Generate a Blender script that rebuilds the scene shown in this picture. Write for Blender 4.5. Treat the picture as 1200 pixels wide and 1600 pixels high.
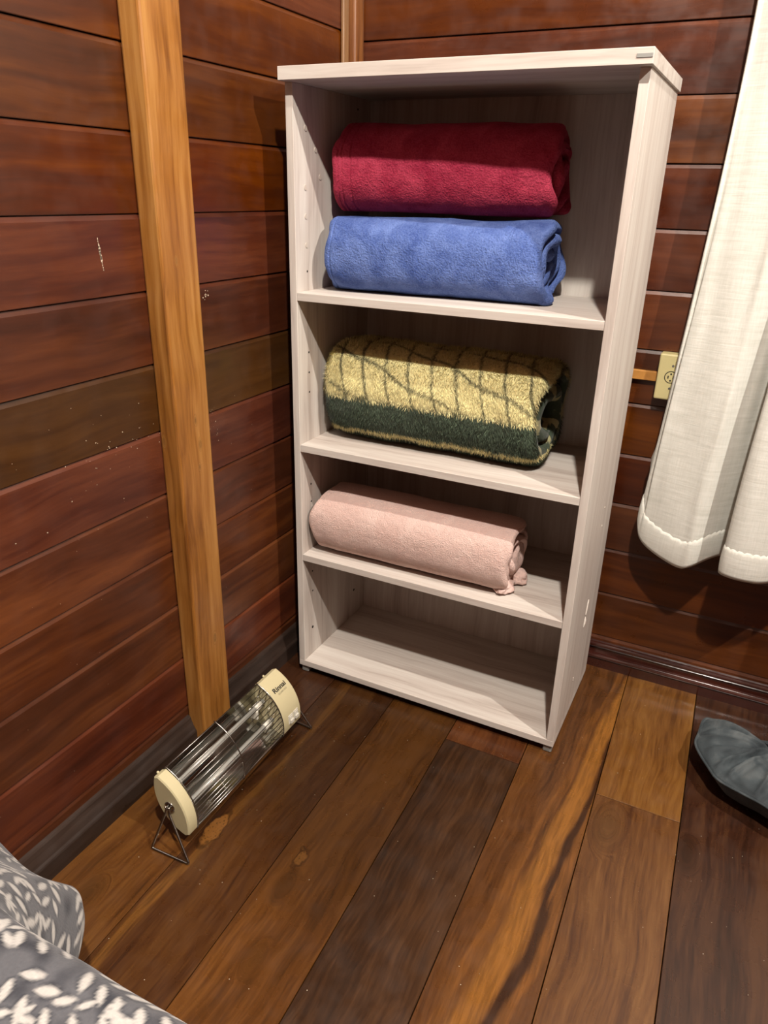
import bpy, bmesh, math, random
from mathutils import Vector, Matrix, noise
PI = math.pi
scene = bpy.context.scene
for o in list(bpy.data.objects):
    bpy.data.objects.remove(o)
col = scene.collection

# ------------------------------------------------------------------ camera
CAM = Vector((0.8653, -1.5805, 1.0377))
yaw_, pit_, rol_, F_PX = 0.453901, -0.410403, 0.026164, 1154.426
fw = Vector((-math.sin(yaw_) * math.cos(pit_), math.cos(yaw_) * math.cos(pit_), math.sin(pit_)))
rt = Vector((math.cos(yaw_), math.sin(yaw_), 0))
up = rt.cross(fw)
rt2 = rt * math.cos(rol_) + up * math.sin(rol_)
up2 = -rt * math.sin(rol_) + up * math.cos(rol_)
cd = bpy.data.cameras.new('camera')
cd.sensor_fit = 'VERTICAL'
cd.sensor_height = 24.0
cd.sensor_width = 18.0
cd.lens = F_PX / 1600.0 * 24.0
cd.clip_start = 0.02
cam = bpy.data.objects.new('camera', cd)
m = Matrix((rt2, up2, -fw)).transposed().to_4x4()
m.translation = CAM
cam.matrix_world = m
col.objects.link(cam)
scene.camera = cam

# ------------------------------------------------------------------ world, lamps, exposure
w = bpy.data.worlds.new('night')
scene.world = w
w.use_nodes = True
w.node_tree.nodes['Background'].inputs[0].default_value = (0.5, 0.55, 0.65, 1)
w.node_tree.nodes['Background'].inputs[1].default_value = 0.02

def bulb(name, loc, power, radius, colr):
    l = bpy.data.lights.new(name, 'POINT')
    l.energy = power
    l.shadow_soft_size = radius
    l.color = colr
    o = bpy.data.objects.new(name, l)
    o.location = loc
    col.objects.link(o)
    return o
bulb('ceiling_bulb', (1.02, -1.62, 2.48), 72, 0.032, (1.0, 0.95, 0.86))
bulb('wall_bulb', (1.72, -0.92, 2.22), 46, 0.014, (1.0, 0.95, 0.86))
vs = scene.view_settings
vs.view_transform = 'Standard'
vs.look = 'None'
vs.gamma = 1.0
vs.use_curve_mapping = False
vs.exposure = 1.88

# ------------------------------------------------------------------ helpers
ALB = 0.72      # photographed sRGB colour -> surface albedo
def S(r, g, b, k=ALB):
    def c(v):
        v /= 255.0
        return (v / 12.92 if v <= 0.04045 else ((v + 0.055) / 1.055) ** 2.4) * k
    return (c(r), c(g), c(b), 1.0)

class NT:
    def __init__(self, name):
        self.m = bpy.data.materials.new(name)
        self.m.use_nodes = True
        self.t = self.m.node_tree
        self.t.nodes.clear()
        self.out = self.t.nodes.new('ShaderNodeOutputMaterial')
        self.p = self.t.nodes.new('ShaderNodeBsdfPrincipled')
        self.t.links.new(self.p.outputs[0], self.out.inputs[0])
    def n(self, typ, **kw):
        nd = self.t.nodes.new('ShaderNode' + typ)
        for k, v in kw.items():
            setattr(nd, k, v)
        return nd
    def set(self, sock, v):
        if hasattr(v, 'is_output'):
            self.t.links.new(v, sock)
        else:
            sock.default_value = v
    def math(self, op, a, b=0.0, c=None):
        nd = self.n('Math', operation=op)
        self.set(nd.inputs[0], a); self.set(nd.inputs[1], b)
        if c is not None: self.set(nd.inputs[2], c)
        return nd.outputs[0]
    def vmath(self, op, a, b):
        nd = self.n('VectorMath', operation=op)
        self.set(nd.inputs[0], a); self.set(nd.inputs[1], b)
        return nd.outputs['Value'] if op in ('LENGTH', 'DISTANCE', 'DOT_PRODUCT') else nd.outputs[0]
    def mix(self, fac, a, b, mode='MIX'):
        nd = self.n('Mix', data_type='RGBA', blend_type=mode)
        self.set(nd.inputs[0], fac); self.set(nd.inputs[6], a); self.set(nd.inputs[7], b)
        return nd.outputs[2]
    def noise(self, vec, scale, detail=4.0, dist=0.0, rough=0.5):
        nd = self.n('TexNoise')
        self.set(nd.inputs['Vector'], vec)
        nd.inputs['Scale'].default_value = scale
        nd.inputs['Detail'].default_value = detail
        nd.inputs['Distortion'].default_value = dist
        nd.inputs['Roughness'].default_value = rough
        return nd.outputs[0]
    def ramp(self, fac, stops, interp='LINEAR'):
        nd = self.n('ValToRGB')
        self.set(nd.inputs[0], fac)
        cr = nd.color_ramp
        cr.interpolation = interp
        while len(cr.elements) < len(stops):
            cr.elements.new(0.5)
        for e, (p, c) in zip(cr.elements, stops):
            e.position = p
            e.color = c if len(c) == 4 else (*c, 1)
        return nd.outputs[0]
    def maprange(self, v, a, b, c=0.0, d=1.0, smooth=True):
        nd = self.n('MapRange', interpolation_type='SMOOTHSTEP' if smooth else 'LINEAR')
        self.set(nd.inputs[0], v)
        for i, x in enumerate((a, b, c, d)):
            nd.inputs[1 + i].default_value = x
        return nd.outputs[0]
    def bump(self, h, strength, dist):
        nd = self.n('Bump')
        self.set(nd.inputs['Height'], h)
        nd.inputs['Strength'].default_value = strength
        nd.inputs['Distance'].default_value = dist
        self.t.links.new(nd.outputs[0], self.p.inputs['Normal'])
    def P(self, **kw):
        for k, v in kw.items():
            self.set(self.p.inputs[k.replace('_', ' ')], v)

def rgb(k):
    return (k, k, k, 1)

def wood(name, dark, mid, light, along=1, seed=0.0, rough=0.32, spec=0.5, coarse=9.0, fine=120.0,
         stretch=0.07, var=0.0, knots=(), streaks=(), bump=0.12, coat=0.0, pores=0.35, patches=(), fade=None):
    """varnished timber, grain running along the given local axis"""
    t = NT(name)
    tc = t.n('TexCoord').outputs['Object']
    base = tc
    v = t.vmath('ADD', tc, (seed * 3.1, seed * 7.7, seed * 1.3))
    oi = t.n('ObjectInfo')
    if var > 0:
        cmb = t.n('CombineXYZ')
        for i, k in enumerate((17.0, 31.0, 9.0)):
            t.set(cmb.inputs[i], t.math('MULTIPLY', oi.outputs['Random'], k))
        v = t.vmath('ADD', v, cmb.outputs[0])
    # slow bending of the grain
    warp = t.n('TexNoise'); t.set(warp.inputs['Vector'], v); warp.inputs['Scale'].default_value = 3.0
    wv = t.vmath('SUBTRACT', warp.outputs[1], (0.5, 0.5, 0.5))
    v = t.vmath('ADD', v, t.vmath('MULTIPLY', wv, (0.05, 0.05, 0.05)))
    kn_fac = None
    for (kx, ky, kz, kr) in knots:
        ks = [1.0, 1.0, 1.0]; ks[along] = 0.45
        d = t.vmath('DISTANCE', t.vmath('MULTIPLY', base, tuple(ks)), tuple(p_ * q_ for p_, q_ in zip((kx, ky, kz), ks)))
        f = t.maprange(d, kr, kr * 0.15)
        kn_fac = f if kn_fac is None else t.math('MAXIMUM', kn_fac, f)
    sc = [1.0, 1.0, 1.0]; sc[along] = stretch
    vg = t.vmath('MULTIPLY', v, tuple(sc))
    if kn_fac is not None:
        cm2 = t.n('CombineXYZ')
        t.set(cm2.inputs[0], t.math('MULTIPLY', kn_fac, 0.12))
        vg = t.vmath('ADD', vg, cm2.outputs[0])
    g1 = t.noise(vg, coarse, 5.0, 0.6, 0.55)
    g2 = t.noise(vg, fine, 4.0, 0.2, 0.6)
    bs = [1.0, 1.0, 1.0]; bs[along] = 0.4
    bl = t.noise(t.vmath('MULTIPLY', v, tuple(bs)), 5.0, 6.0, 0.5, 0.62)
    sg = [1.0, 1.0, 1.0]; sg[along] = stretch * 0.4
    g3 = t.noise(t.vmath('MULTIPLY', v, tuple(sg)), 55.0, 4.0, 0.3, 0.6)
    f = t.math('ADD', t.math('MULTIPLY', g1, 0.75), t.math('MULTIPLY', bl, 0.34))
    f = t.math('ADD', f, t.math('MULTIPLY', t.math('SUBTRACT', g2, 0.5), pores))
    f = t.math('ADD', f, t.math('MULTIPLY', t.math('SUBTRACT', g3, 0.5), pores * 1.2))
    c = t.ramp(f, [(0.30, dark), (0.50, mid), (0.74, light)])
    for (sx, sw, scol, sk, slope) in streaks:      # coloured bands of heart- and sapwood
        ax = 0 if along == 1 else 1
        sep = t.n('SeparateXYZ'); t.set(sep.inputs[0], base)
        n1 = t.noise(t.vmath('MULTIPLY', v, tuple(2.2 if i != along else 1.6 for i in range(3))), 1.5, 3.0)
        n2 = t.noise(vg, 60.0, 3.0)
        x = t.math('ADD', sep.outputs[ax], t.math('MULTIPLY', t.math('SUBTRACT', n1, 0.5), 0.07))
        x = t.math('ADD', x, t.math('MULTIPLY', t.math('SUBTRACT', n2, 0.5), 0.03))
        x = t.math('SUBTRACT', x, t.math('MULTIPLY', sep.outputs[along], slope))
        d = t.math('ABSOLUTE', t.math('SUBTRACT', x, sx))
        fs = t.math('MULTIPLY', t.maprange(d, sw, sw * 0.35), sk)
        c = t.mix(fs, c, t.mix(t.maprange(g2, 0.3, 0.7), tuple(x_ * 0.6 for x_ in scol[:3]) + (1,), scol))
    if kn_fac is not None:
        ringd = t.noise(vg, 70.0, 2.0)
        kc = t.mix(ringd, tuple(x_ * 0.35 for x_ in dark[:3]) + (1,), tuple(x_ * 0.9 for x_ in light[:3]) + (1,))
        c = t.mix(t.math('MULTIPLY', kn_fac, 0.75), c, kc)
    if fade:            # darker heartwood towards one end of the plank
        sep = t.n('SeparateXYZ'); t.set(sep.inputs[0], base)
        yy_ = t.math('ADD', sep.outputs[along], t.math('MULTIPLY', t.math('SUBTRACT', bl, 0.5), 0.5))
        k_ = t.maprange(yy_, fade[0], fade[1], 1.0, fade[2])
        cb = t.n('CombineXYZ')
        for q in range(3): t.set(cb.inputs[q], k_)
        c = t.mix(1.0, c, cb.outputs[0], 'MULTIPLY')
    for (px_, py_, pz_, pr_, pcol) in patches:      # pale pitted sapwood patches
        ks = [1.0, 1.0, 1.0]; ks[along] = 0.4
        wn = t.n('TexNoise'); t.set(wn.inputs['Vector'], base); wn.inputs['Scale'].default_value = 45.0
        wb_ = t.vmath('ADD', base, t.vmath('MULTIPLY', t.vmath('SUBTRACT', wn.outputs[1], (0.5, 0.5, 0.5)), (0.02, 0.05, 0.0)))
        d = t.vmath('DISTANCE', t.vmath('MULTIPLY', wb_, tuple(ks)), tuple(p_ * q_ for p_, q_ in zip((px_, py_, pz_), ks)))
        pit = t.maprange(t.noise(base, 260.0, 3.0), 0.34, 0.44)
        rim = t.math('MULTIPLY', t.maprange(d, pr_ * 1.25, pr_), t.maprange(d, pr_ * 0.75, pr_))
        c = t.mix(t.math('MULTIPLY', rim, 0.55), c, tuple(x_ * 0.4 for x_ in dark[:3]) + (1,))
        c = t.mix(t.math('MULTIPLY', t.maprange(d, pr_, pr_ * 0.7), 0.85), c, t.mix(pit, tuple(x_ * 0.25 for x_ in pcol[:3]) + (1,), pcol))
    if var > 0:
        hsv = t.n('HueSaturation')
        t.set(hsv.inputs['Color'], c)
        t.set(hsv.inputs['Value'], t.maprange(oi.outputs['Random'], 0, 1, 1 - var, 1 + var, False))
        r2 = t.math('FRACT', t.math('MULTIPLY', oi.outputs['Random'], 7.13))
        t.set(hsv.inputs['Hue'], t.maprange(r2, 0, 1, 0.502, 0.514, False))
        r3 = t.math('FRACT', t.math('MULTIPLY', oi.outputs['Random'], 23.7))
        t.set(hsv.inputs['Saturation'], t.maprange(r3, 0, 1, 0.95, 1.1, False))
        c = hsv.outputs[0]
    scr = t.noise(v, 26.0, 3.0)
    t.P(Base_Color=c, Roughness=t.maprange(scr, 0.3, 0.75, rough * 0.8, rough * 1.35), Specular_IOR_Level=spec, Coat_Weight=coat, Coat_Roughness=0.2)
    t.bump(t.math('ADD', g2, t.math('MULTIPLY', g1, 0.6)), bump, 0.0012)
    return t.m

def plain(name, colr, rough=0.5, metal=0.0, spec=0.5, noise_amt=0.06, bump=0.0, scale=40.0, **kw):
    t = NT(name)
    tc = t.n('TexCoord').outputs['Object']
    n1 = t.noise(tc, scale, 4.0)
    c = t.mix(n1, tuple(x * (1 - noise_amt) for x in colr[:3]) + (1,), tuple(min(1, x * (1 + noise_amt)) for x in colr[:3]) + (1,))
    t.P(Base_Color=c, Roughness=rough, Metallic=metal, Specular_IOR_Level=spec, **kw)
    if bump:
        t.bump(n1, bump, 0.001)
    return t.m

WPOS = {}
def link(name, me, mat, parent, loc, smooth=False):
    if mat is not None and not me.materials:
        me.materials.append(mat)
    o = bpy.data.objects.new(name, me)
    col.objects.link(o)
    pw = Vector((0, 0, 0))
    if parent is not None:
        o.parent = parent
        pw = WPOS[parent]
    o.location = Vector(loc) - pw
    WPOS[o] = Vector(loc)
    if smooth:
        me.polygons.foreach_set('use_smooth', [True] * len(me.polygons))
    return o

def mk(name, verts, faces, mat, parent=None, smooth=False, origin=None):
    verts = [Vector(v) for v in verts]
    if origin is None:
        lo = Vector((min(v[i] for v in verts) for i in range(3)))
        hi = Vector((max(v[i] for v in verts) for i in range(3)))
        origin = (lo + hi) / 2
    origin = Vector(origin)
    me = bpy.data.meshes.new(name)
    me.from_pydata([v - origin for v in verts], [], faces)
    me.update()
    return link(name, me, mat, parent, origin, smooth)

def from_bm(name, bm, mat, parent=None, smooth=False):
    bmesh.ops.recalc_face_normals(bm, faces=bm.faces)
    vs_ = [v.co.copy() for v in bm.verts]
    bm.verts.index_update()
    fs = [[v.index for v in f.verts] for f in bm.faces]
    bm.free()
    return mk(name, vs_, fs, mat, parent, smooth)

def bbox_bm(lo, hi, bev=0.0, seg=1, bm=None):
    b2 = bmesh.new()
    bmesh.ops.create_cube(b2, size=1.0)
    lo, hi = Vector(lo), Vector(hi)
    for v in b2.verts:
        v.co = Vector(((lo[i] + hi[i]) / 2 + v.co[i] * (hi[i] - lo[i]) for i in range(3)))
    if bev:
        bmesh.ops.bevel(b2, geom=list(b2.edges), offset=bev, segments=seg, profile=0.5, affect='EDGES')
    if bm is None:
        return b2
    me = bpy.data.meshes.new('tmp'); b2.to_mesh(me); b2.free()
    bm.from_mesh(me); bpy.data.meshes.remove(me)
    return bm

def box(name, lo, hi, mat, parent=None, bev=0.0, seg=1):
    return from_bm(name, bbox_bm(lo, hi, bev, seg), mat, parent)

def tube_geo(pts, r, seg=8, closed=False, verts=None, faces=None):
    verts = [] if verts is None else verts
    faces = [] if faces is None else faces
    pts = [Vector(p) for p in pts]
    n = len(pts)
    base = len(verts)
    prev = None
    for i, p in enumerate(pts):
        a = pts[(i - 1) % n] if (closed or i > 0) else p
        b = pts[(i + 1) % n] if (closed or i < n - 1) else p
        d = (b - a).normalized()
        if prev is None:
            s = d.orthogonal().normalized()
        else:
            s = (prev - d * prev.dot(d)).normalized()
        prev = s
        u = d.cross(s)
        for k in range(seg):
            an = 2 * PI * k / seg
            verts.append(p + (s * math.cos(an) + u * math.sin(an)) * r)
    for i in range(n if closed else n - 1):
        for k in range(seg):
            j = (i + 1) % n
            faces.append((base + i * seg + k, base + i * seg + (k + 1) % seg, base + j * seg + (k + 1) % seg, base + j * seg + k))
    if not closed:
        faces.append(tuple(base + k for k in reversed(range(seg))))
        faces.append(tuple(base + (n - 1) * seg + k for k in range(seg)))
    return verts, faces

def tube(name, pts, r, mat, parent=None, seg=8, closed=False):
    v, f = tube_geo(pts, r, seg, closed)
    return mk(name, v, f, mat, parent, True)

def prism(name, poly, axis, a, b, mat, parent=None, smooth=False):
    """extrude a 2-D polygon (in the two other axes, in order) along axis from a to b"""
    def P(q, t):
        q = list(q); q.insert(axis, t); return Vector(q)
    n = len(poly)
    vs_ = [P(q, a) for q in poly] + [P(q, b) for q in poly]
    fs = [(i, (i + 1) % n, n + (i + 1) % n, n + i) for i in range(n)] + [tuple(reversed(range(n))), tuple(range(n, 2 * n))]
    bm = bmesh.new()
    bv = [bm.verts.new(v) for v in vs_]
    for f in fs: bm.faces.new([bv[i] for i in f])
    o = from_bm(name, bm, mat, parent)
    return o

def empty(name, loc):
    o = bpy.data.objects.new(name, None)
    o.empty_display_size = 0.05
    o.location = loc
    WPOS[o] = Vector(loc)
    col.objects.link(o)
    return o

def tag(o, label=None, cat=None, group=None, kind=None):
    if label: o['label'] = label
    if cat: o['category'] = cat
    if group: o['group'] = group
    if kind: o['kind'] = kind
    return o

# ------------------------------------------------------------------ materials of the room
M_wall = wood('dark_red_wall_timber', S(46, 17, 10), S(80, 33, 18), S(116, 56, 28), along=1, var=0.2, rough=0.36, coarse=14, pores=0.22, stretch=0.06, bump=0.10)
M_wallB = wood('dark_red_back_wall_timber', S(46, 18, 11), S(78, 33, 18), S(112, 54, 28), along=0, var=0.2, rough=0.34, coarse=14, pores=0.22, stretch=0.06, bump=0.10, seed=3)
M_wallO = wood('olive_brown_wall_timber', S(42, 21, 10), S(68, 38, 19), S(92, 56, 30), along=1, var=0.05, rough=0.36, coarse=14, pores=0.22, stretch=0.06, bump=0.10, seed=13)
M_gap = plain('dark_gap', S(20, 10, 7), 0.9)
M_post = wood('honey_post_timber', S(126, 76, 28), S(162, 106, 46), S(188, 134, 70), along=2, rough=0.38, coarse=20, stretch=0.05, seed=5, pores=0.6, knots=[(0.0195, 0.004, -0.66, 0.006), (0.0195, 0.012, -0.705, 0.007), (-0.012, -0.042, -0.69, 0.008), (0.0195, 0.006, -0.745, 0.005), (0.0195, -0.01, -0.40, 0.005), (0.0195, 0.01, -1.10, 0.008)])
M_post3 = wood('brown_corner_post_timber', S(84, 46, 20), S(116, 68, 32), S(140, 88, 44), along=2, rough=0.4, coarse=30, stretch=0.05, seed=7, pores=0.6)
M_post2 = wood('grey_brown_strip_timber', S(90, 62, 40), S(120, 86, 56), S(150, 110, 72), along=2, rough=0.5, seed=6)
M_base = wood('dark_baseboard_timber', S(32, 22, 18), S(48, 36, 30), S(72, 58, 51), along=1, rough=0.38, seed=8, pores=0.2)
M_baseB = wood('glossy_dark_baseboard_timber', S(38, 17, 13), S(56, 24, 18), S(72, 34, 24), along=0, rough=0.13, coat=1.0, seed=9, pores=0.15, bump=0.03)
M_ceil = wood('dark_ceiling_timber', S(70, 44, 30), S(96, 64, 44), S(124, 88, 64), along=1, rough=0.6, seed=10)

# ------------------------------------------------------------------ room shell
XR, YF, ZC = 2.75, -3.4, 2.66
wl = mk('wall_left', *(lambda b: ([v.co.copy() for v in b.verts], [[v.index for v in f.verts] for f in b.faces]))(bbox_bm((-0.06, YF, -0.02), (-0.016, 0.06, ZC))), M_gap)
tag(wl, 'dark red timber board wall on the left', None, None, 'structure')
wb = mk('wall_back', *(lambda b: ([v.co.copy() for v in b.verts], [[v.index for v in f.verts] for f in b.faces]))(bbox_bm((-0.016, 0.016, -0.02), (XR, 0.06, ZC))), M_gap)
tag(wb, 'dark red timber board wall behind the shelf unit', None, None, 'structure')
tag(box('wall_right', (XR, YF, -0.02), (XR + 0.05, 0.06, ZC), M_wall), None, None, None, 'structure')
tag(box('wall_front', (-0.06, YF - 0.05, -0.02), (XR + 0.05, YF, ZC), M_wallB), None, None, None, 'structure')
tag(box('ceiling', (-0.06, YF - 0.05, ZC), (XR + 0.05, 0.06, ZC + 0.05), M_ceil), None, None, None, 'structure')

zL = [1.2189, 1.1077, 0.9965, 0.884, 0.7697, 0.6567, 0.5435, 0.4304, 0.3183, 0.2014, 0.0888]
zB = [1.3198, 1.2066, 1.0956, 0.9834, 0.8704, 0.756, 0.6436, 0.5317, 0.4174, 0.3051, 0.193, 0.0774]
while zL[0] < ZC - 0.1: zL.insert(0, zL[0] + 0.1125)
while zB[0] < ZC - 0.1: zB.insert(0, zB[0] + 0.1128)
zL = [ZC] + zL + [0.0]
zB = [ZC] + zB + [0.0]
rnd = random.Random(4)
def board_profile(h):
    # depth (0 = face), height; chamfered top arris, square lower edge, thin shadow gap
    return [(-0.016, 0.0007), (-0.0006, 0.0007), (0.0, 0.0016), (0.0, h - 0.0075), (-0.0034, h - 0.0006), (-0.016, h - 0.0006)]
for i in range(len(zL) - 1):
    z1, z0 = zL[i], zL[i + 1]
    j = rnd.uniform(-0.0008, 0.0008)
    prism('board', [(q[0] + j, z0 + q[1]) for q in board_profile(z1 - z0)], 1, YF, 0.0, M_wallO if abs(z1 - 0.7697) < 0.01 else M_wall, wl)
for i in range(len(zB) - 1):
    z1, z0 = zB[i], zB[i + 1]
    j = rnd.uniform(-0.0008, 0.0008)
    prism('board', [(-q[0] + j, z0 + q[1]) for q in board_profile(z1 - z0)], 0, -0.015, XR, M_wallB, wb)

# flaked paint and a scratch on the left wall boards
M_fleck = plain('pale_paint_fleck', S(215, 195, 170), 0.7)
fv, ff = [], []
def fleck(y, z, r, el=1.0, an=0.0):
    b = len(fv); k = rnd.randint(5, 7)
    for q in range(k):
        a_ = 2 * PI * q / k
        rr = r * rnd.uniform(0.5, 1.1)
        dy, dz = rr * math.cos(a_), rr * math.sin(a_) * el
        fv.append(Vector((0.0013, y + dy * math.cos(an) - dz * math.sin(an), z + dy * math.sin(an) + dz * math.cos(an))))
    ff.append(tuple(range(b, b + k)))
for s in range(70):
    y0, z0, sp = rnd.choice([(-0.68, 0.70, 0.035), (-0.72, 0.655, 0.03), (-0.80, 0.655, 0.03), (-0.56, 0.665, 0.02), (-0.54, 0.62, 0.02), (-0.90, 0.60, 0.08), (-0.80, 0.55, 0.08)])
    fleck(y0 + rnd.gauss(0, sp), z0 + rnd.gauss(0, sp * 0.5), rnd.uniform(0.0004, 0.0013))
for s in range(60):
    fleck(rnd.uniform(-1.3, -0.4), rnd.uniform(0.1, 0.75), rnd.uniform(0.0003, 0.0008))
for s in range(9): fleck(-0.535 + rnd.gauss(0, 0.004), 0.866 + rnd.gauss(0, 0.006), rnd.uniform(0.001, 0.0022))
for s in range(14): fleck(-0.7622 + s * 0.00035, 0.965 - s * 0.0033, 0.0019 if 2 < s < 10 else 0.0009, 2.2, 0.05)
o = mk('paint_fleck', fv, ff, M_fleck, wl); tag(o, None, None, None, 'stuff')

# big post on the left wall, corner post, corner strip
tag(from_bm('trim_1', bbox_bm((0.0005, -0.6776, 0.0), (0.0395, -0.5929, ZC), 0.004, 2), M_post), 'honey coloured square timber post standing against the left wall', None, None, 'structure')
tag(from_bm('trim_2', bbox_bm((0.0005, -0.041, 0.0), (0.022, -0.0005, ZC), 0.006, 3), M_post3), 'slim brown timber post in the room corner', None, None, 'structure')
tag(from_bm('trim_3', bbox_bm((0.0005, -0.064, 0.0), (0.008, -0.042, ZC), 0.002, 1), M_post2), 'narrow grey brown strip beside the corner post', None, None, 'structure')

# baseboards: bead on top, cove, flat foot
def base_profile(h, t):
    pts = [(0.0006, 0.0), (t - 0.003, 0.0), (t - 0.003, h * 0.36)]
    for k in range(9):      # lower bead
        a_ = -0.5 * PI + PI * k / 8
        pts.append((t - 0.0055 + 0.0055 * math.cos(a_), h * 0.45 + h * 0.085 * math.sin(a_)))
    pts += [(t - 0.010, h * 0.56), (t - 0.012, h * 0.66), (t - 0.012, h * 0.76)]
    for k in range(9):      # upper bead
        a_ = -0.5 * PI + PI * k / 8
        pts.append((t - 0.012 + 0.006 * math.cos(a_), h * 0.88 + h * 0.10 * math.sin(a_)))
    pts += [(0.0006, h)]
    return pts
def slope_profile(h, t):
    return [(0.0006, 0.0), (t, 0.0), (t, h * 0.50), (t - 0.0012, h * 0.54), (t - 0.004, h * 0.60), (t - 0.010, h * 0.80), (t - 0.0125, h * 0.93), (t - 0.0145, h * 0.98), (0.0006, h)]
tag(prism('baseboard_left', slope_profile(0.067, 0.020), 1, YF, -0.6785, M_base), 'dusty dark moulded baseboard along the left wall before the post', None, None, 'structure')
tag(prism('baseboard_left_corner', slope_profile(0.067, 0.020), 1, -0.592, -0.0645, M_base), 'short dark moulded baseboard between post and room corner', None, None, 'structure')
tag(prism('baseboard_back', [(-q[0], q[1]) for q in base_profile(0.064, 0.020)], 0, 0.0225, XR, M_baseB), 'glossy dark moulded baseboard along the back wall', None, None, 'structure')

# ------------------------------------------------------------------ floor planks
fl = box('floor', (-0.06, YF - 0.05, -0.06), (XR + 0.05, 0.06, -0.021), M_gap)
tag(fl, 'wide varnished timber plank floor', None, None, 'structure')
TY = math.tan(0.0259)
SX = [-0.16, -0.008, 0.1444, 0.2962, 0.4458, 0.6034, 0.7554, 0.9074, 1.06, 1.212, 1.364, 1.516, 1.668, 1.82, 1.972, 2.124, 2.276, 2.428, 2.58, 2.732]
def plank(i, y0, y1, mat, dz=0.0):
    g = 0.0007
    x0, x1 = SX[i] + g, SX[i + 1] - g
    b = bmesh.new()
    def X(x, y): return min(max(x - y * TY, -0.055), XR + 0.045)
    lo = [(X(x0, y0), y0 + g), (X(x1, y0), y0 + g), (X(x1, y1), y1 - g), (X(x0, y1), y1 - g)]
    e = 0.0006
    hi = [(lo[0][0] + e, lo[0][1] + e), (lo[1][0] - e, lo[1][1] + e), (lo[2][0] - e, lo[2][1] - e), (lo[3][0] + e, lo[3][1] - e)]
    vs_ = [Vector((*p, -0.02)) for p in lo] + [Vector((*p, -0.0007 + dz)) for p in lo] + [Vector((*p, dz)) for p in hi]
    fs = [(3, 2, 1, 0), (8, 9, 10, 11)]
    for a in range(4):
        c = (a + 1) % 4
        fs += [(a, c, 4 + c, 4 + a), (4 + a, 4 + c, 8 + c, 8 + a)]
    return mk('plank', vs_, fs, mat, fl, origin=((x0 + x1) / 2 - 0.5 * (y0 + y1) * TY, (y0 + y1) / 2, 0))
def loc_k(i, y0, y1, pts):
    ox, oy = (SX[i] + SX[i + 1]) / 2 - 0.5 * (y0 + y1) * TY, (y0 + y1) / 2
    return [(x - ox, y - oy, 0.0, r) for x, y, r in pts]
def fwood(nm, d, mi, l, seed, **kw):
    kw.setdefault('rough', 0.30); kw.setdefault('coarse', 13); kw.setdefault('stretch', 0.07); kw.setdefault('pores', 0.6); kw.setdefault('fine', 190.0)
    return wood(nm, d, mi, l, along=1, seed=seed, **kw)
Y0 = YF
plank(0, Y0, 0.0, fwood('floor_wall_plank', S(58, 32, 14), S(80, 50, 22), S(99, 64, 29), 31))
plank(1, Y0, -0.62, fwood('floor_golden_plank', S(64, 38, 14), S(93, 56, 23), S(113, 73, 32), 32, knots=loc_k(1, Y0, -0.62, [(0.09, -1.04, 0.03)])))
plank(1, -0.62, 0.0, fwood('floor_dim_plank', S(44, 23, 12), S(60, 34, 19), S(73, 44, 24), 33))
k2 = loc_k(2, Y0, 0.0, [(0.186, -0.835, 0.022)])
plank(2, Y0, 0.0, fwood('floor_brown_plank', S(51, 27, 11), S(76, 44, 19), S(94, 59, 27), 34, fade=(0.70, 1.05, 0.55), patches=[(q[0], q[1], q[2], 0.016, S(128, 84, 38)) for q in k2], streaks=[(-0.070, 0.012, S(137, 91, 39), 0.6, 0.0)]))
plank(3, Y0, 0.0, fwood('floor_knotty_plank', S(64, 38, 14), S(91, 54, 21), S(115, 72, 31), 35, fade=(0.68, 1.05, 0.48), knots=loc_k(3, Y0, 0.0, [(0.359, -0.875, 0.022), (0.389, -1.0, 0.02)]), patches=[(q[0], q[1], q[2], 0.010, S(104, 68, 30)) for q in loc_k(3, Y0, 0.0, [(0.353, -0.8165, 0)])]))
plank(4, Y0, -0.425, fwood('floor_dark_plank', S(42, 25, 13), S(58, 36, 20), S(78, 51, 30), 36, rough=0.42, spec=0.3))
plank(4, -0.425, 0.0, fwood('floor_reddish_end_plank', S(59, 30, 14), S(81, 44, 21), S(99, 58, 29), 37))
plank(5, Y0, 0.0, fwood('floor_streaked_plank', S(63, 36, 14), S(88, 53, 24), S(106, 67, 32), 38, streaks=[(-0.095, 0.024, S(151, 99, 41), 0.9, 0.085), (-0.066, 0.014, S(51, 26, 12), 0.85, 0.085), (-0.050, 0.010, S(136, 86, 37), 0.7, 0.08), (-0.128, 0.010, S(136, 86, 37), 0.5, 0.085)]))
plank(6, Y0, -0.432, fwood('floor_orange_plank', S(71, 41, 22), S(98, 62, 31), S(118, 80, 43), 39, knots=loc_k(6, Y0, -0.432, [(0.80, -0.50, 0.04)])))
plank(6, -0.432, 0.0, fwood('floor_golden_end_plank', S(87, 52, 20), S(113, 73, 31), S(133, 92, 43), 40, rough=0.36))
plank(7, Y0, 0.0, fwood('floor_dark_red_plank', S(39, 21, 12), S(57, 32, 20), S(76, 47, 28), 41, knots=loc_k(7, Y0, 0.0, [(0.935, -0.50, 0.03)])))
mats_r = [fwood('floor_plank_%s' % s, S(55, 29, 10), S(84, 46, 20), S(106, 63, 26), 50 + k) for k, s in enumerate(('umber', 'chestnut'))]
for i in range(8, len(SX) - 1):
    plank(i, Y0, 0.0, mats_r[i % 2])

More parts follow.
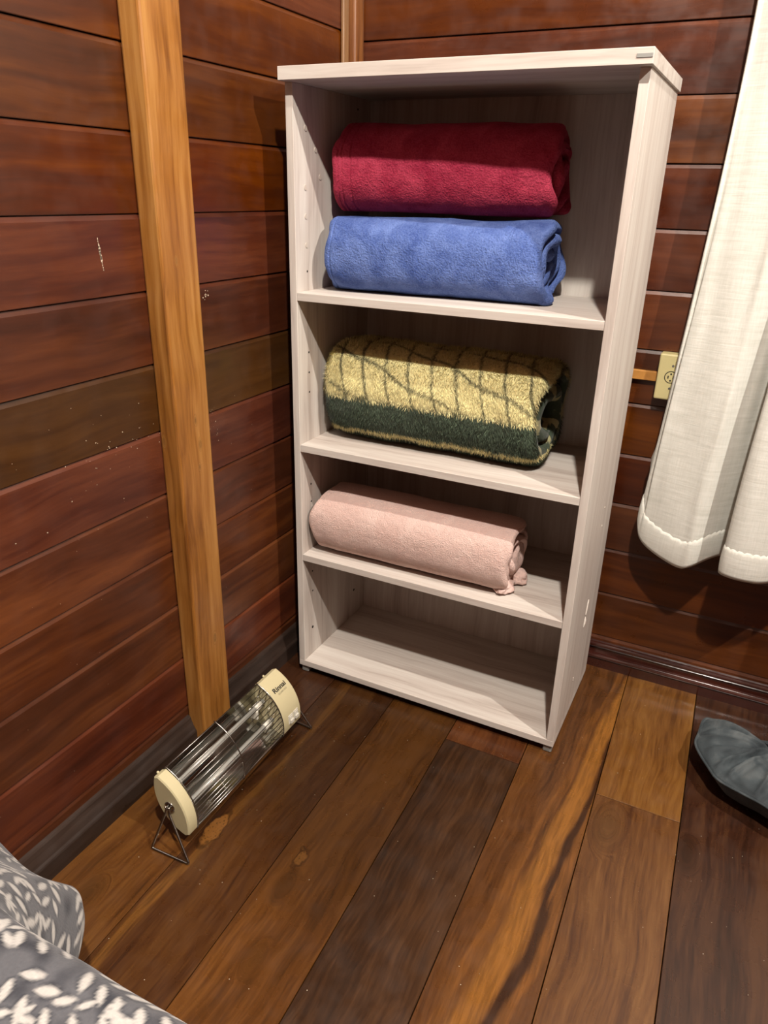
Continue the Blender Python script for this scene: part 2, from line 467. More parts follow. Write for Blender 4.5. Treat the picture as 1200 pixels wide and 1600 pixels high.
M_dust = plain('floor_dust', S(235, 225, 205), 0.9)
dv, df = [], []
for q in range(190):
    x, y, r = rnd.uniform(0.05, 1.2), rnd.uniform(-1.25, -0.06), rnd.uniform(0.0003, 0.00075)
    b = len(dv)
    for k in range(5):
        a_ = 2 * PI * k / 5
        dv.append(Vector((x + r * math.cos(a_) * rnd.uniform(.6, 1.2), y + r * math.sin(a_), 0.0004)))
    df.append(tuple(range(b, b + 5)))
tag(mk('dust', dv, df, M_dust, fl), None, None, None, 'stuff')

# ------------------------------------------------------------------ shelf unit
def laminate(name, along, seed):
    t = NT(name)
    tc = t.n('TexCoord').outputs['Object']
    oi = t.n('ObjectInfo')
    cmb = t.n('CombineXYZ')
    for i, k in enumerate((13.0, 7.0, 21.0)):
        t.set(cmb.inputs[i], t.math('MULTIPLY', oi.outputs['Random'], k))
    v = t.vmath('ADD', t.vmath('ADD', tc, (seed, seed * 2, seed * 3)), cmb.outputs[0])
    sc = [1.0, 1.0, 1.0]; sc[along] = 0.035
    warp = t.n('TexNoise'); t.set(warp.inputs['Vector'], v); warp.inputs['Scale'].default_value = 4.0
    v = t.vmath('ADD', v, t.vmath('MULTIPLY', t.vmath('SUBTRACT', warp.outputs[1], (0.5, 0.5, 0.5)), (0.03, 0.03, 0.03)))
    vg = t.vmath('MULTIPLY', v, tuple(sc))
    g1 = t.noise(vg, 34.0, 4.0, 0.3)
    g2 = t.noise(vg, 210.0, 3.0)
    f = t.math('ADD', t.math('MULTIPLY', g1, 0.7), t.math('MULTIPLY', g2, 0.35))
    c = t.ramp(f, [(0.30, S(186, 172, 162)), (0.48, S(214, 203, 194)), (0.62, S(226, 218, 209)), (0.8, S(236, 230, 222))])
    t.P(Base_Color=c, Roughness=0.55, Specular_IOR_Level=0.35)
    t.bump(g2, 0.06, 0.0006)
    return t.m
M_lamZ = laminate('whitewashed_laminate_upright', 2, 1.0)
M_lamX = laminate('whitewashed_laminate_level', 0, 4.0)
M_edge = plain('cream_edge_band', S(226, 219, 200), 0.55, noise_amt=0.03)
M_grey = plain('grey_plastic', S(150, 150, 146), 0.5)
M_hole = plain('drilled_hole', S(30, 24, 20), 0.9)
M_cap = plain('screw_cap_sticker', S(214, 202, 190), 0.4)

CX0, CX1, CY0, CY1 = 0.0652, 0.6652, -0.369, -0.074
TH = 0.015
ZB0, ZB1, ZT0, ZT1 = 0.019, 0.0335, 1.2025, 1.2232
su = empty('shelf_unit', (0.365, -0.22, 0.0))
tag(su, 'tall whitewashed open shelf unit with folded blankets on its shelves', 'shelf unit')
def panel(name, lo, hi, mat):
    return box(name, lo, hi, mat, su, 0.0007)
panel('top_panel', (CX0 - 0.001, -0.3892, ZT0), (CX1 + 0.004, CY1 + 0.002, ZT1), M_lamX)
panel('bottom_panel', (CX0, CY0, ZB0), (CX1, CY1, ZB1), M_lamX)
sl = panel('side_panel', (CX0, CY0, ZB1), (CX0 + TH, CY1, ZT0), M_lamZ)
sr = panel('side_panel', (CX1 - TH, CY0, ZB1), (CX1, CY1, ZT0), M_lamZ)
panel('back_panel', (CX0 + TH, -0.082, ZB1), (CX1 - TH, -0.076, ZT0), M_lamZ)
SHZ = [0.858, 0.5585, 0.3085]
for z in SHZ:
    panel('shelf', (CX0 + TH, CY0 + 0.0005, z - TH), (CX1 - TH, -0.082, z), M_lamX)
for x in (CX0 + 0.012, CX1 - 0.012):
    for y in (CY0 + 0.014, CY1 - 0.014):
        box('foot', (x - 0.009, y - 0.009, 0.0), (x + 0.009, y + 0.009, ZB0), M_grey, su, 0.002)
def disc(name, c, axis, r, t, mat, parent, seg=20):
    poly = [(r * math.cos(2 * PI * k / seg), r * math.sin(2 * PI * k / seg)) for k in range(seg)]
    i, j = [q for q in range(3) if q != axis]
    poly = [(c[i] + p[0], c[j] + p[1]) for p in poly]
    return prism(name, poly, axis, c[axis], c[axis] + t, mat, parent)
for (y, z) in [(-0.3291, 1.1356), (-0.2954, 1.1027), (-0.2805, 1.0573), (-0.3325, 1.0391), (-0.332, 0.9904), (-0.3314, 0.9403)]:
    disc('screw_cap', (CX0 + TH - 0.0002, y, z), 0, 0.0048, 0.0012, M_cap, sl)
for (y, z) in [(-0.3307, 0.8933), (-0.1353, 1.1821), (-0.1353, 0.735), (-0.33, 0.74), (-0.33, 0.70), (-0.33, 0.66), (-0.33, 0.46), (-0.33, 0.42), (-0.33, 0.385), (-0.33, 0.25), (-0.33, 0.20), (-0.333, 0.105), (-0.135, 0.105), (-0.135, 0.46)]:
    disc('pin_hole', (CX0 + TH - 0.0002, y, z), 0, 0.0021 if z > 0.11 else 0.0035, 0.0006, M_hole, sl, 10)
box('edge_clip', (0.6466, -0.3902, 1.2105), (0.668, -0.3888, 1.2158), M_grey, su, 0.0004)
disc('screw_cap', (CX1 - TH + 0.0002, -0.20, 0.105), 0, 0.0045, -0.0012, M_cap, sr)
# chipped laminate and small plugs on the outer right side
M_chip = plain('chipped_white', S(236, 228, 218), 0.7)
for rows in ([(0.275, -0.1985, 0.0015), (0.268, -0.2035, 0.003), (0.255, -0.2065, 0.003), (0.244, -0.209, 0.002)], [(0.238, -0.2065, 0.001), (0.231, -0.209, 0.005), (0.223, -0.212, 0.004), (0.216, -0.2135, 0.0012)]):
    cv = []
    for (z, y, wd) in rows:     # curled flakes of laminate standing off the side
        cv += [(CX1 + 0.0002, y - wd / 2, z), (CX1 + 0.0006 + wd * 0.5, y + wd * 0.3, z - wd * 0.3)]
    mk('chip', cv, [(2 * q, 2 * q + 1, 2 * q + 3, 2 * q + 2) for q in range(3)], M_chip, sr)
for (y, z) in [(-0.17, 0.47), (-0.17, 0.43), (-0.24, 0.10), (-0.24, 0.105)]:
    disc('screw_cap', (CX1 - 0.0002, y, z), 0, 0.0025, 0.001, M_cap, sr, 12)

# ------------------------------------------------------------------ folded and rolled blankets
def fleece(name, c1, c2, bump_scale=420.0, bump=0.5, sheen=0.6, patch=True, rough=0.9):
    t = NT(name)
    tc = t.n('TexCoord').outputs['Object']
    n1 = t.noise(tc, bump_scale, 3.0, 0.4)
    n2 = t.noise(tc, 22.0, 4.0, 0.8)
    n3 = t.noise(tc, 90.0, 3.0, 0.5)
    f = t.math('ADD', t.math('MULTIPLY', n2, 0.6), t.math('MULTIPLY', n1, 0.4))
    c = t.ramp(f, [(0.36, c1), (0.64, c2)])
    t.P(Base_Color=c, Roughness=rough, Specular_IOR_Level=0.15, Sheen_Weight=sheen, Sheen_Roughness=0.45, Sheen_Tint=c2)
    h = t.math('ADD', n1, t.math('MULTIPLY', n3, 0.8))
    t.bump(h, bump, 0.003)
    return t.m

def blanket(name, label, cx, cy, z0, L, a, b, nexp, t, turns, yaw, mat, seed, lump=0.003, end_jit=0.012, th0=-1.1,
            tilt=0.0, colour=None, per_turn=92, stations=90, grooves=(), endcurl=0.03, flat=0.94, group='blankets on the shelves'):
    root = empty(name, (cx, cy, z0))
    tag(root, label, 'blanket', group)
    N = int(per_turn * turns)
    cyw, syw = math.cos(yaw), math.sin(yaw)
    def sec(th):
        k = (th - th0) / (2 * PI)
        lay = math.floor(k) + max(0.0, min(1.0, ((k % 1.0) - 0.88) / 0.12))      # concentric layers joined near the hidden seam
        A = max(0.006, a - t * 0.5 - t * 1.03 * lay)
        B = max(0.006, b - t * 0.5 - t * 1.03 * lay)
        c, s = math.cos(th), math.sin(th)
        e = 2.0 / (nexp - (nexp - 2.0) * min(1, k / 2.0))
        return Vector((math.copysign(abs(c) ** e, c) * A, math.copysign(abs(s) ** e, s) * B)), k
    ths = [th0 + 2 * PI * turns * i / N for i in range(N + 1)]
    cen = [sec(th) for th in ths]
    arcs = [0.0]
    for i in range(N):
        arcs.append(arcs[-1] + (cen[i + 1][0] - cen[i][0]).length)
    nor = []
    for i in range(N + 1):
        p0 = cen[max(0, i - 1)][0]; p1 = cen[min(N, i + 1)][0]
        d = (p1 - p0).normalized()
        nor.append(Vector((d.y, -d.x)))
    idx = [(i, 1) for i in range(N + 1)] + [(N, 0)] + [(i, -1) for i in range(N, -1, -1)] + [(0, 0)]
    # stations denser towards the ends
    us = []
    for q in range(stations + 1):
        x = -1 + 2 * q / stations
        us.append(math.sin(x * PI / 2) * 0.55 + x * 0.45)
    for g in grooves:
        for dx in (-0.0022, -0.0008, 0.0008, 0.0022):
            us.append((g + dx) / (L / 2) - 1)
    us = sorted(set(us))
    verts, cols, uvs = [], [], []
    M = len(idx)
    fur_src = []
    for u in us:
        x0 = u * L / 2
        e = L / 2 - abs(x0)
        re = t * 0.5
        tf = 1.0 if e >= re else math.sqrt(max(0.0, 1 - (1 - e / re) ** 2))
        tf = max(tf, 0.08)
        endk = abs(u) ** 8
        for (i, sd) in idx:
            cpt, k = cen[i]
            if sd == 0:
                dd = Vector((-nor[i].y, nor[i].x)) * (t * 0.25 * (1 if i == N else -1))
                p = cpt + dd
            else:
                p = cpt + nor[i] * (sd * t * 0.485 * tf)
            sq = 1 - endcurl * endk * (1 if k < 1.1 else 0.5)
            p = p * sq
            x = x0 + math.copysign(1, u) * abs(u) ** 5 * end_jit * noise.noise(Vector((k * 2.3 + seed, cpt.x * 14, u * 0.6 + cpt.y * 14)))
            ph = Vector((x * 7 + seed * 3.7, p.x * 9, p.y * 9))
            amp = lump * (1 + 2.2 * endk)
            off = noise.noise(ph) * amp + noise.noise(ph * 2.7) * amp * 0.5 + noise.noise(ph * 7.0) * amp * 0.16
            p = p + nor[i] * off if sd == 1 else p + nor[i] * off * 0.7
            for g in grooves:
                gd = abs(x0 + L / 2 - g)
                if gd < 0.0016 and sd == 1 and k < 1:
                    p = p - nor[i] * 0.0016
            yy, zz = p.x, p.y
            zz = max(zz, -b * flat + 0.0015 * noise.noise(ph * 2.0)) + b * flat
            yy += zz * tilt
            wx, wy = x * cyw - yy * syw, x * syw + yy * cyw
            v = Vector((cx + wx, cy + wy, z0 + zz + 0.0008))
            verts.append(v)
            if colour: cols.append(colour(x, zz, k, yy, sd, arcs[i]))
    zmin = min(v.z for v in verts)
    for v in verts: v.z += z0 + 0.0008 - zmin
    faces = []
    for q in range(len(us) - 1):
        for j in range(M):
            j2 = (j + 1) % M
            faces.append((q * M + j, q * M + j2, (q + 1) * M + j2, (q + 1) * M + j))
    # end faces: join outer and inner side of the layer
    for q, flip in ((0, True), (len(us) - 1, False)):
        for i in range(N):
            o0, o1 = i, i + 1
            n0, n1 = (N + 2) + (N - i), (N + 2) + (N - i - 1)
            f = (q * M + o0, q * M + o1, q * M + n1, q * M + n0)
            faces.append(f if not flip else tuple(reversed(f)))
    bm = bmesh.new()
    bv = [bm.verts.new(v) for v in verts]
    for f in faces: bm.faces.new([bv[i] for i in f])
    bmesh.ops.recalc_face_normals(bm, faces=bm.faces)
    bm.normal_update()
    vn = [v.normal.copy() for v in bm.verts]
    me_v = [v.co.copy() for v in bm.verts]
    bm.verts.index_update()
    me_f = [[v.index for v in f.verts] for f in bm.faces]
    bm.free()
    body = mk('wrap', me_v, me_f, mat, root, True)
    if colour:
        at = body.data.color_attributes.new('print', 'FLOAT_COLOR', 'POINT')
        flat_c = []
        for c in cols: flat_c += [c[0], c[1], c[2], 1.0]
        at.data.foreach_set('color', flat_c)
    return root, body, verts, vn, idx, us, cols

M_red = fleece('raspberry_fleece', S(160, 36, 66), S(204, 72, 98), bump_scale=330.0, sheen=0.35, bump=1.0)
M_blue = fleece('cornflower_fleece', S(70, 92, 158), S(112, 136, 200), bump_scale=330.0, sheen=0.35, bump=0.9)
M_pink = fleece('dusty_pink_blanket_cloth', S(234, 198, 188), S(246, 216, 206), bump_scale=520.0, sheen=0.15, bump=0.9)

blanket('blue_blanket', 'rolled cornflower blue fleece blanket under the raspberry red one', 0.313, -0.222, SHZ[0], 0.412, 0.094, 0.070, 3.0, 0.022, 2.6, 0.09, M_blue, 2.0, lump=0.004, end_jit=0.022, grooves=(0.014,))
blanket('red_blanket', 'rolled raspberry red fleece blanket lying on top of the blue one', 0.309, -0.190, SHZ[0] + 0.1405, 0.408, 0.086, 0.078, 3.0, 0.023, 2.3, 0.05, M_red, 11.0, lump=0.004, end_jit=0.02, grooves=(0.014, 0.022, 0.038))
blanket('pink_blanket', 'pale dusty pink towelling blanket rolled on the lowest raised shelf', 0.313, -0.276, SHZ[2], 0.425, 0.081, 0.071, 2.6, 0.015, 3.4, 0.015, M_pink, 21.0, lump=0.0022, end_jit=0.02, grooves=())

pk = bpy.data.objects['pink_blanket']
def tuck(c, rx, ry, rz, seed):
    bm = bmesh.new(); bmesh.ops.create_icosphere(bm, subdivisions=4, radius=1.0)
    for v in bm.verts:
        k = 1 + 0.35 * noise.noise(v.co * 1.6 + Vector((seed, 0, 0))) + 0.12 * noise.noise(v.co * 4.0 + Vector((0, seed, 0)))
        v.co = Vector((c[0] + v.co.x * rx * k, c[1] + v.co.y * ry * k, max(SHZ[2] + 0.0008, c[2] + v.co.z * rz * k)))
    return from_bm('tucked_corner', bm, M_pink, pk, True)
tuck((0.526, -0.262, SHZ[2] + 0.014), 0.024, 0.020, 0.016, 3.0)
tuck((0.515, -0.305, SHZ[2] + 0.010), 0.020, 0.028, 0.012, 8.0)
tuck((0.518, -0.262, SHZ[2] + 0.055), 0.014, 0.034, 0.040, 5.0)
YEL, GRN, DKG = S(250, 238, 176), S(72, 84, 68), S(80, 80, 58)
def plaid(x, zz, k, yy, sd, arc):
    if k > 1.02 or sd < 0:
        g = noise.noise(Vector((x * 30, k * 12, 4.0)))
        return GRN[:3] if g < 0.15 else tuple(0.5 * (p + q) for p, q in zip(GRN, YEL))[:3]
    jag = 0.003 * noise.noise(Vector((x * 70, yy * 60, 2.0)))
    z = zz + jag
    front = yy < 0.02
    if front and z < 0.100 and not (0.022 < z < 0.032):
        return GRN[:3]
    if front and z < 0.032:
        return YEL[:3]
    if not front and z < 0.06:
        return GRN[:3]
    l1 = abs((x + 0.04 * math.sin(arc * 9) + jag + 10.0) % 0.049 - 0.0245)
    l2 = abs((arc - 0.30 * x + 0.004 * math.sin(x * 45) + 10.0) % 0.060 - 0.030)
    d = min(l1, l2)
    f = max(0.0, min(1.0, (d - 0.0013) / 0.0022))
    f = 1 - (1 - f) * 0.85
    return tuple(DKG[i] + (YEL[i] - DKG[i]) * f for i in range(3))
def print_cloth(name, rough=0.95, bump=0.5):
    t = NT(name)
    at = t.n('Attribute', attribute_name='print')
    tc = t.n('TexCoord').outputs['Object']
    n1 = t.noise(tc, 300.0, 3.0)
    c = t.mix(0.35, at.outputs['Color'], t.mix(n1, rgb(0.45), rgb(1.3)), 'MULTIPLY')
    t.P(Base_Color=c, Roughness=rough, Specular_IOR_Level=0.15, Sheen_Weight=0.15)
    t.bump(n1, bump, 0.002)
    return t.m
M_plush = print_cloth('plush_plaid_pile')
gb, gbody, gv, gn, gidx, gus, gcols = blanket('plush_blanket', 'thick folded plush blanket, yellow with dark grid over a green band', 0.322, -0.208, SHZ[1], 0.452, 0.108, 0.097, 3.2, 0.034, 1.9, -0.01, M_plush, 31.0, flat=0.99, lump=0.005, end_jit=0.014, colour=plaid, per_turn=130, stations=120, endcurl=0.05)
# the long pile: thin blades rooted in the wrap
rf = random.Random(9)
Mx = len(gidx)
cand = [q for q in range(len(gv)) if gidx[q % Mx][1] == 1 and gidx[q % Mx][0] < 136]
bv_, bf_, bc_ = [], [], []
for s in range(85000):
    q = rf.choice(cand)
    q2 = q + Mx if q + Mx < len(gv) else q
    j2 = q + 1
    p = gv[q] + (gv[q2] - gv[q]) * rf.random() + (gv[j2] - gv[q]) * rf.random()
    nn = gn[q]
    comb = Vector((0.55 * noise.noise(p * 28.0) + 0.35, -0.25 + 0.4 * noise.noise(p * 22.0 + Vector((7, 3, 1))), -0.75))
    comb = comb - nn * comb.dot(nn)
    d = (nn * 0.55 + comb * 0.9 + Vector((rf.gauss(0, .22), rf.gauss(0, .22), rf.gauss(0, .22)))).normalized()
    ln = rf.uniform(0.005, 0.0095)
    sdv = d.cross(nn)
    if sdv.length < 1e-4: continue
    sdv.normalize()
    wd = rf.uniform(0.0004, 0.0008)
    tip = p + d * ln
    if tip.z < SHZ[1] + 0.0006: tip.z = SHZ[1] + 0.0006
    b0 = len(bv_)
    bv_ += [p - sdv * wd, p + sdv * wd, tip]
    bf_.append((b0, b0 + 1, b0 + 2))
    k = rf.uniform(0.7, 1.35) if gcols[q][0] > 0.2 else rf.choice((0.6, 0.8, 1.0, 1.3, 2.0))
    c = tuple(min(1, x * k) for x in gcols[q])
    bc_ += [(*c, 1.0)] * 3
fur = mk('pile', bv_, bf_, M_plush, gb, False)
tag(fur, None, None, None, 'stuff')
at = fur.data.color_attributes.new('print', 'FLOAT_COLOR', 'POINT')
at.data.foreach_set('color', [x for c in bc_ for x in c])

# ------------------------------------------------------------------ quartz heater
M_cream = plain('cream_enamel', S(218, 207, 166), 0.38, noise_amt=0.03)
M_chrome = plain('polished_steel', S(190, 188, 182), 0.16, metal=1.0, noise_amt=0.05)
M_refl = plain('mirror_reflector_sheet', S(205, 203, 198), 0.10, metal=1.0, noise_amt=0.06, scale=12)
M_wire = plain('chromed_wire', S(175, 172, 166), 0.25, metal=1.0)
M_quartz = plain('frosted_quartz_glass', S(200, 198, 190), 0.25, noise_amt=0.05, Transmission_Weight=0.35)
M_ceram = plain('white_ceramic', S(232, 228, 214), 0.4)
M_black = plain('black_print', S(28, 26, 26), 0.6)
M_greyp = plain('grey_print', S(120, 110, 90), 0.6)
HT, HB = Vector((0.114, 0.133)), Vector((0.174, 0.0235))
hd = (HB - HT).normalized(); hn = Vector((-hd.y, hd.x)); hm = (HT + HB) / 2; hc = (HB - HT).length / 2
def arc(sag, w, grow=0.0):
    """point on a lens arc; w in -1..1 along the chord T->B"""
    R = (hc * hc + sag * sag) / (2 * abs(sag))
    phi = math.asin(min(1, hc / R)) * w
    s = math.copysign(1, sag)
    c0 = abs(sag) - R
    rr = R + grow
    return hm + hd * (rr * math.sin(phi)) + hn * (s * (c0 + rr * math.cos(phi)))
SF, SB = 0.024, -0.029
def H3(q, y): return Vector((q.x, y, q.y))
YN0, YN1, YF0, YF1 = -0.888, -0.866, -0.601, -0.538
he = empty('quartz_heater', (0.144, -0.713, 0.0))
tag(he, 'old cream and chrome quartz bar heater standing on the floor by the post', 'heater')
def lens_poly(g):
    front = [arc(SF, -1 + 2 * k / 24, g) for k in range(25)]
    back = [arc(SB, 1 - 2 * k / 24, g) for k in range(25)]
    return front[1:-1] + back[1:-1]
def lens_solid(name, ys_gs, mat):
    rings = [[H3(q, y) for q in lens_poly(g)] for y, g in ys_gs]
    n = len(rings[0]); vs_ = [v for r in rings for v in r]; fs = []
    for r in range(len(rings) - 1):
        for k in range(n):
            fs.append((r * n + k, r * n + (k + 1) % n, (r + 1) * n + (k + 1) % n, (r + 1) * n + k))
    fs.append(tuple(reversed(range(n)))); fs.append(tuple((len(rings) - 1) * n + k for k in range(n)))
    bm = bmesh.new(); bv = [bm.verts.new(v) for v in vs_]
    for f in fs: bm.faces.new([bv[i] for i in f])
    return from_bm(name, bm, mat, he)
capn = lens_solid('end_cap', [(YN0, -0.0015), (YN0 + 0.0018, 0.001), (YN1 - 0.001, 0.001), (YN1, 0.0003)], M_cream)
capf = lens_solid('end_cap', [(YF0, 0.0003), (YF0 + 0.001, 0.001), (YF1 - 0.003, 0.001), (YF1 - 0.0008, -0.0006), (YF1, -0.003)], M_cream)
for (y, cp) in ((YN0 + 0.010, capn), (YF0 + 0.028, capf)):
    c = arc(SB, -0.96, 0.001)
    bm = bmesh.new(); bmesh.ops.create_uvsphere(bm, u_segments=10, v_segments=6, radius=0.0026)
    for v in bm.verts: v.co = v.co + H3(c, y)
    from_bm('rivet', bm, M_cream, cp, True)
# reflector sheet: the back arc, thin, folded lips at both long edges
def sheet(name, pts, y0, y1, th, mat, parent):
    n = len(pts); vs_ = []; fs = []
    for y in (y0, y1):
        vs_ += [H3(p, y) for p in pts]
        vs_ += [H3(p + (hm - p).normalized() * -th, y) for p in pts]
    for k in range(n - 1):
        fs += [(k, k + 1, 2 * n + k + 1, 2 * n + k), (n + k, 3 * n + k, 3 * n + k + 1, n + k + 1)]
    for k in (0, n - 1): fs.append((k, n + k, 3 * n + k, 2 * n + k))
    bm = bmesh.new(); bv = [bm.verts.new(v) for v in vs_]
    for f in fs: bm.faces.new([bv[i] for i in f])
    return from_bm(name, bm, mat, parent, True)
sheet('reflector', [arc(SB, -0.98 + 1.96 * k / 26, -0.0022) for k in range(27)], YN1 - 0.002, YF0 + 0.002, 0.0009, M_refl, he)
# two quartz tubes with ceramic holders
for off in (-0.022, 0.020):
    c = hm + hd * off + hn * (-0.004)
    q = tube('quartz_tube', [H3(c, YN1 + 0.002), H3(c, YF0 - 0.002)], 0.0058, M_quartz, he, 14)
    for (ya, yb) in ((YN1, YN1 + 0.016), (YF0 - 0.030, YF0 - 0.012)):
        tube('ceramic_holder', [H3(c, ya), H3(c, yb)], 0.0075, M_ceram, q, 12)
    pts = []
    for k in range(160):
        an = k * 0.9
        pts.append(H3(c + hd * (0.0032 * math.cos(an)) + hn * (0.0032 * math.sin(an)), YN1 + 0.02 + (YF0 - YN1 - 0.05) * k / 159))
    tube('heating_coil', pts, 0.0005, M_wire, q, 5)
    for s_ in (-1, 1):
        tube('lead_wire', [H3(c, YF0 - 0.012), H3(c + hd * s_ * 0.008 + hn * 0.004, YF0 - 0.007), H3(c + hd * s_ * 0.012 - hn * 0.006, YF0 - 0.001)], 0.0008, M_wire, q, 6)
box('holder_bracket', (hm.x - 0.026, YF0 - 0.034, hm.y - 0.004), (hm.x - 0.006, YF0 - 0.028, hm.y + 0.016), M_ceram, he, 0.001)
# front guard: long wires, centre band and end bands
for k in range(15):
    wv = -0.95 + 1.9 * k / 14
    tube('guard_wire', [H3(arc(SF, wv, 0.0), YN1 - 0.002), H3(arc(SF, wv, 0.0), YF0 + 0.002)], 0.00075, M_wire, he, 6)
for y, r_ in ((-0.733, 0.0012), (YN1 + 0.0015, 0.0011), (YF0 - 0.0015, 0.0011)):
    tube('guard_band', [H3(arc(SF, -1.0 + 2.0 * k / 24, 0.0014), y) for k in range(25)], r_, M_wire, he, 6)
# cross braces behind the guard near the far cap
for k in range(7):
    wv = -0.8 + 1.6 * k / 6
    tube('inner_strut', [H3(arc(SF, wv, -0.003), YF0 - 0.001), H3(arc(SF, min(0.95, wv + 0.22), -0.012), YF0 - 0.026)], 0.0006, M_wire, he, 5)
# pivots and wire feet
for (yp, s_) in ((YN0, -1), (YF1, 1)):
    c = hm - hn * 0.004
    prof = [(0.0, 0.0), (0.0105, 0.0), (0.0108, 0.0012), (0.0085, 0.0026), (0.006, 0.0022), (0.0045, 0.0045), (0.0, 0.006)]
    vs_, fs = [], []; sg = 20
    for (r_, h_) in prof[1:-1]:
        for k in range(sg):
            a_ = 2 * PI * k / sg
            vs_.append(Vector((c.x + r_ * math.cos(a_), yp + s_ * h_, c.y + r_ * math.sin(a_))))
    for r in range(len(prof) - 3):
        for k in range(sg): fs.append((r * sg + k, r * sg + (k + 1) % sg, (r + 1) * sg + (k + 1) % sg, (r + 1) * sg + k))
    fs.append(tuple((len(prof) - 3) * sg + k for k in range(sg)))
    pv = mk('pivot', vs_, fs, M_chrome, he, True)
    zf = 0.0024
    top = Vector((c.x, yp + s_ * 0.005, c.y))
    f1 = Vector((0.119, yp - 0.031 if s_ < 0 else yp - 0.024, zf)); f2 = Vector((0.198, f1.y + 0.003, zf))
    if s_ > 0:
        f1.y = yp + 0.012; f2.y = yp + 0.006
        f2.x = 0.200
    def rounded(pts, r=0.006, n=5):
        out = []
        for i, p in enumerate(pts):
            if i in (0, len(pts) - 1): out.append(p); continue
            a_ = (pts[i - 1] - p).normalized() * r; b_ = (pts[i + 1] - p).normalized() * r
            for k in range(n + 1):
                t_ = k / n
                out.append(p + a_ * (1 - t_) ** 2 + b_ * t_ ** 2)
        return out
    pts = rounded([top + Vector((-0.003, 0, 0.002)), top + Vector((-0.003, s_ * 0.002, -0.006)), f1, f2, top + Vector((0.003, s_ * 0.002, -0.006)), top + Vector((0.003, 0, 0.002))])
    tube('wire_foot', pts, 0.0022, M_wire, he, 8)
    for dx in (-0.0035, 0.0035):
        bm = bmesh.new(); bmesh.ops.create_uvsphere(bm, u_segments=10, v_segments=6, radius=0.0026)
        for v in bm.verts: v.co = v.co + Vector((c.x + dx, yp + s_ * 0.006, c.y + 0.003))
        from_bm('screw', bm, M_chrome, pv, True)
# lettering and switches on the far cap
def arc_at(s_len, y, lift):
    R = (hc * hc + SF * SF) / (2 * SF)
    phi0 = math.asin(hc / R)
    wv = s_len / (R * phi0)
    q = arc(SF, wv, 0.001 + lift)
    return H3(q, y)
def letters(txt, size, y_start, s_base, mat, name, bold=0.0, width=None):
    cu = bpy.data.curves.new('t', 'FONT'); cu.body = txt; cu.size = size; cu.offset = bold
    ob = bpy.data.objects.new('t', cu); col.objects.link(ob)
    dg = bpy.context.evaluated_depsgraph_get()
    me = bpy.data.meshes.new_from_object(ob.evaluated_get(dg))
    vs_ = [v.co.copy() for v in me.vertices]; fs = [tuple(p.vertices) for p in me.polygons]
    bpy.data.objects.remove(ob); bpy.data.curves.remove(cu); bpy.data.meshes.remove(me)
    wx = max(v.x for v in vs_)
    k = (width / wx) if width else 1.0
    return mk(name, [arc_at(s_base - v.y, y_start + v.x * k, 0.0004) for v in vs_], fs, mat, capf)
letters('Rinnai', 0.0140, -0.590, -0.0260, M_black, 'brand_lettering', 0.0004, 0.040)
letters('QUARTZO', 0.0052, -0.583, -0.0185, M_greyp, 'small_lettering', 0.0, 0.028)
def arc_box(name, s0, s1, y0, y1, h0, h1, mat, parent):
    vs_ = [arc_at(s, y, h) for h in (h0, h1) for (s, y) in ((s0, y0), (s1, y0), (s1, y1), (s0, y1))]
    fs = [(3, 2, 1, 0), (4, 5, 6, 7), (0, 1, 5, 4), (1, 2, 6, 5), (2, 3, 7, 6), (3, 0, 4, 7)]
    bm = bmesh.new(); bv = [bm.verts.new(v) for v in vs_]
    for f in fs: bm.faces.new([bv[i] for i in f])
    bmesh.ops.recalc_face_normals(bm, faces=bm.faces)
    bmesh.ops.bevel(bm, geom=list(bm.edges), offset=0.0006, segments=2, affect='EDGES')
    return from_bm(name, bm, mat, parent)
for yk in (-0.584, -0.566):
    sw_ = arc_box('switch_frame', 0.030, 0.050, yk, yk + 0.016, -0.0005, 0.0014, M_ceram, capf)
    arc_box('rocker', 0.040, 0.0475, yk + 0.0025, yk + 0.0135, 0.001, 0.0052, M_ceram, sw_)
    arc_box('rocker', 0.0325, 0.040, yk + 0.0025, yk + 0.0135, 0.001, 0.0024, M_ceram, sw_)

# ------------------------------------------------------------------ curtain
def linen(name):
    t = NT(name)
    tc = t.n('TexCoord').outputs['Object']
    h = t.noise(t.vmath('MULTIPLY', tc, (0.05, 0.05, 1.0)), 420.0, 3.0)
    h2 = t.noise(t.vmath('MULTIPLY', tc, (1.0, 1.0, 0.05)), 420.0, 3.0)
    slub = t.noise(t.vmath('MULTIPLY', tc, (0.12, 0.12, 1.0)), 160.0, 3.0)
    f = t.math('ADD', t.math('MULTIPLY', h, 0.5), t.math('MULTIPLY', h2, 0.5))
    c = t.ramp(t.math('ADD', t.math('MULTIPLY', f, 0.6), t.math('MULTIPLY', slub, 0.4)), [(0.35, S(220, 219, 209)), (0.62, S(240, 239, 231))])
    t.P(Base_Color=c, Roughness=0.85, Specular_IOR_Level=0.2)
    t.bump(t.math('ADD', h, h2), 0.35, 0.001)
    tr = t.n('BsdfTranslucent'); t.set(tr.inputs[0], c)
    mx = t.n('MixShader'); mx.inputs[0].default_value = 0.12
    t.t.links.new(t.p.outputs[0], mx.inputs[1]); t.t.links.new(tr.outputs[0], mx.inputs[2])
    t.t.links.new(mx.outputs[0], t.out.inputs[0])
    return t.m
M_linen = linen('off_white_linen')
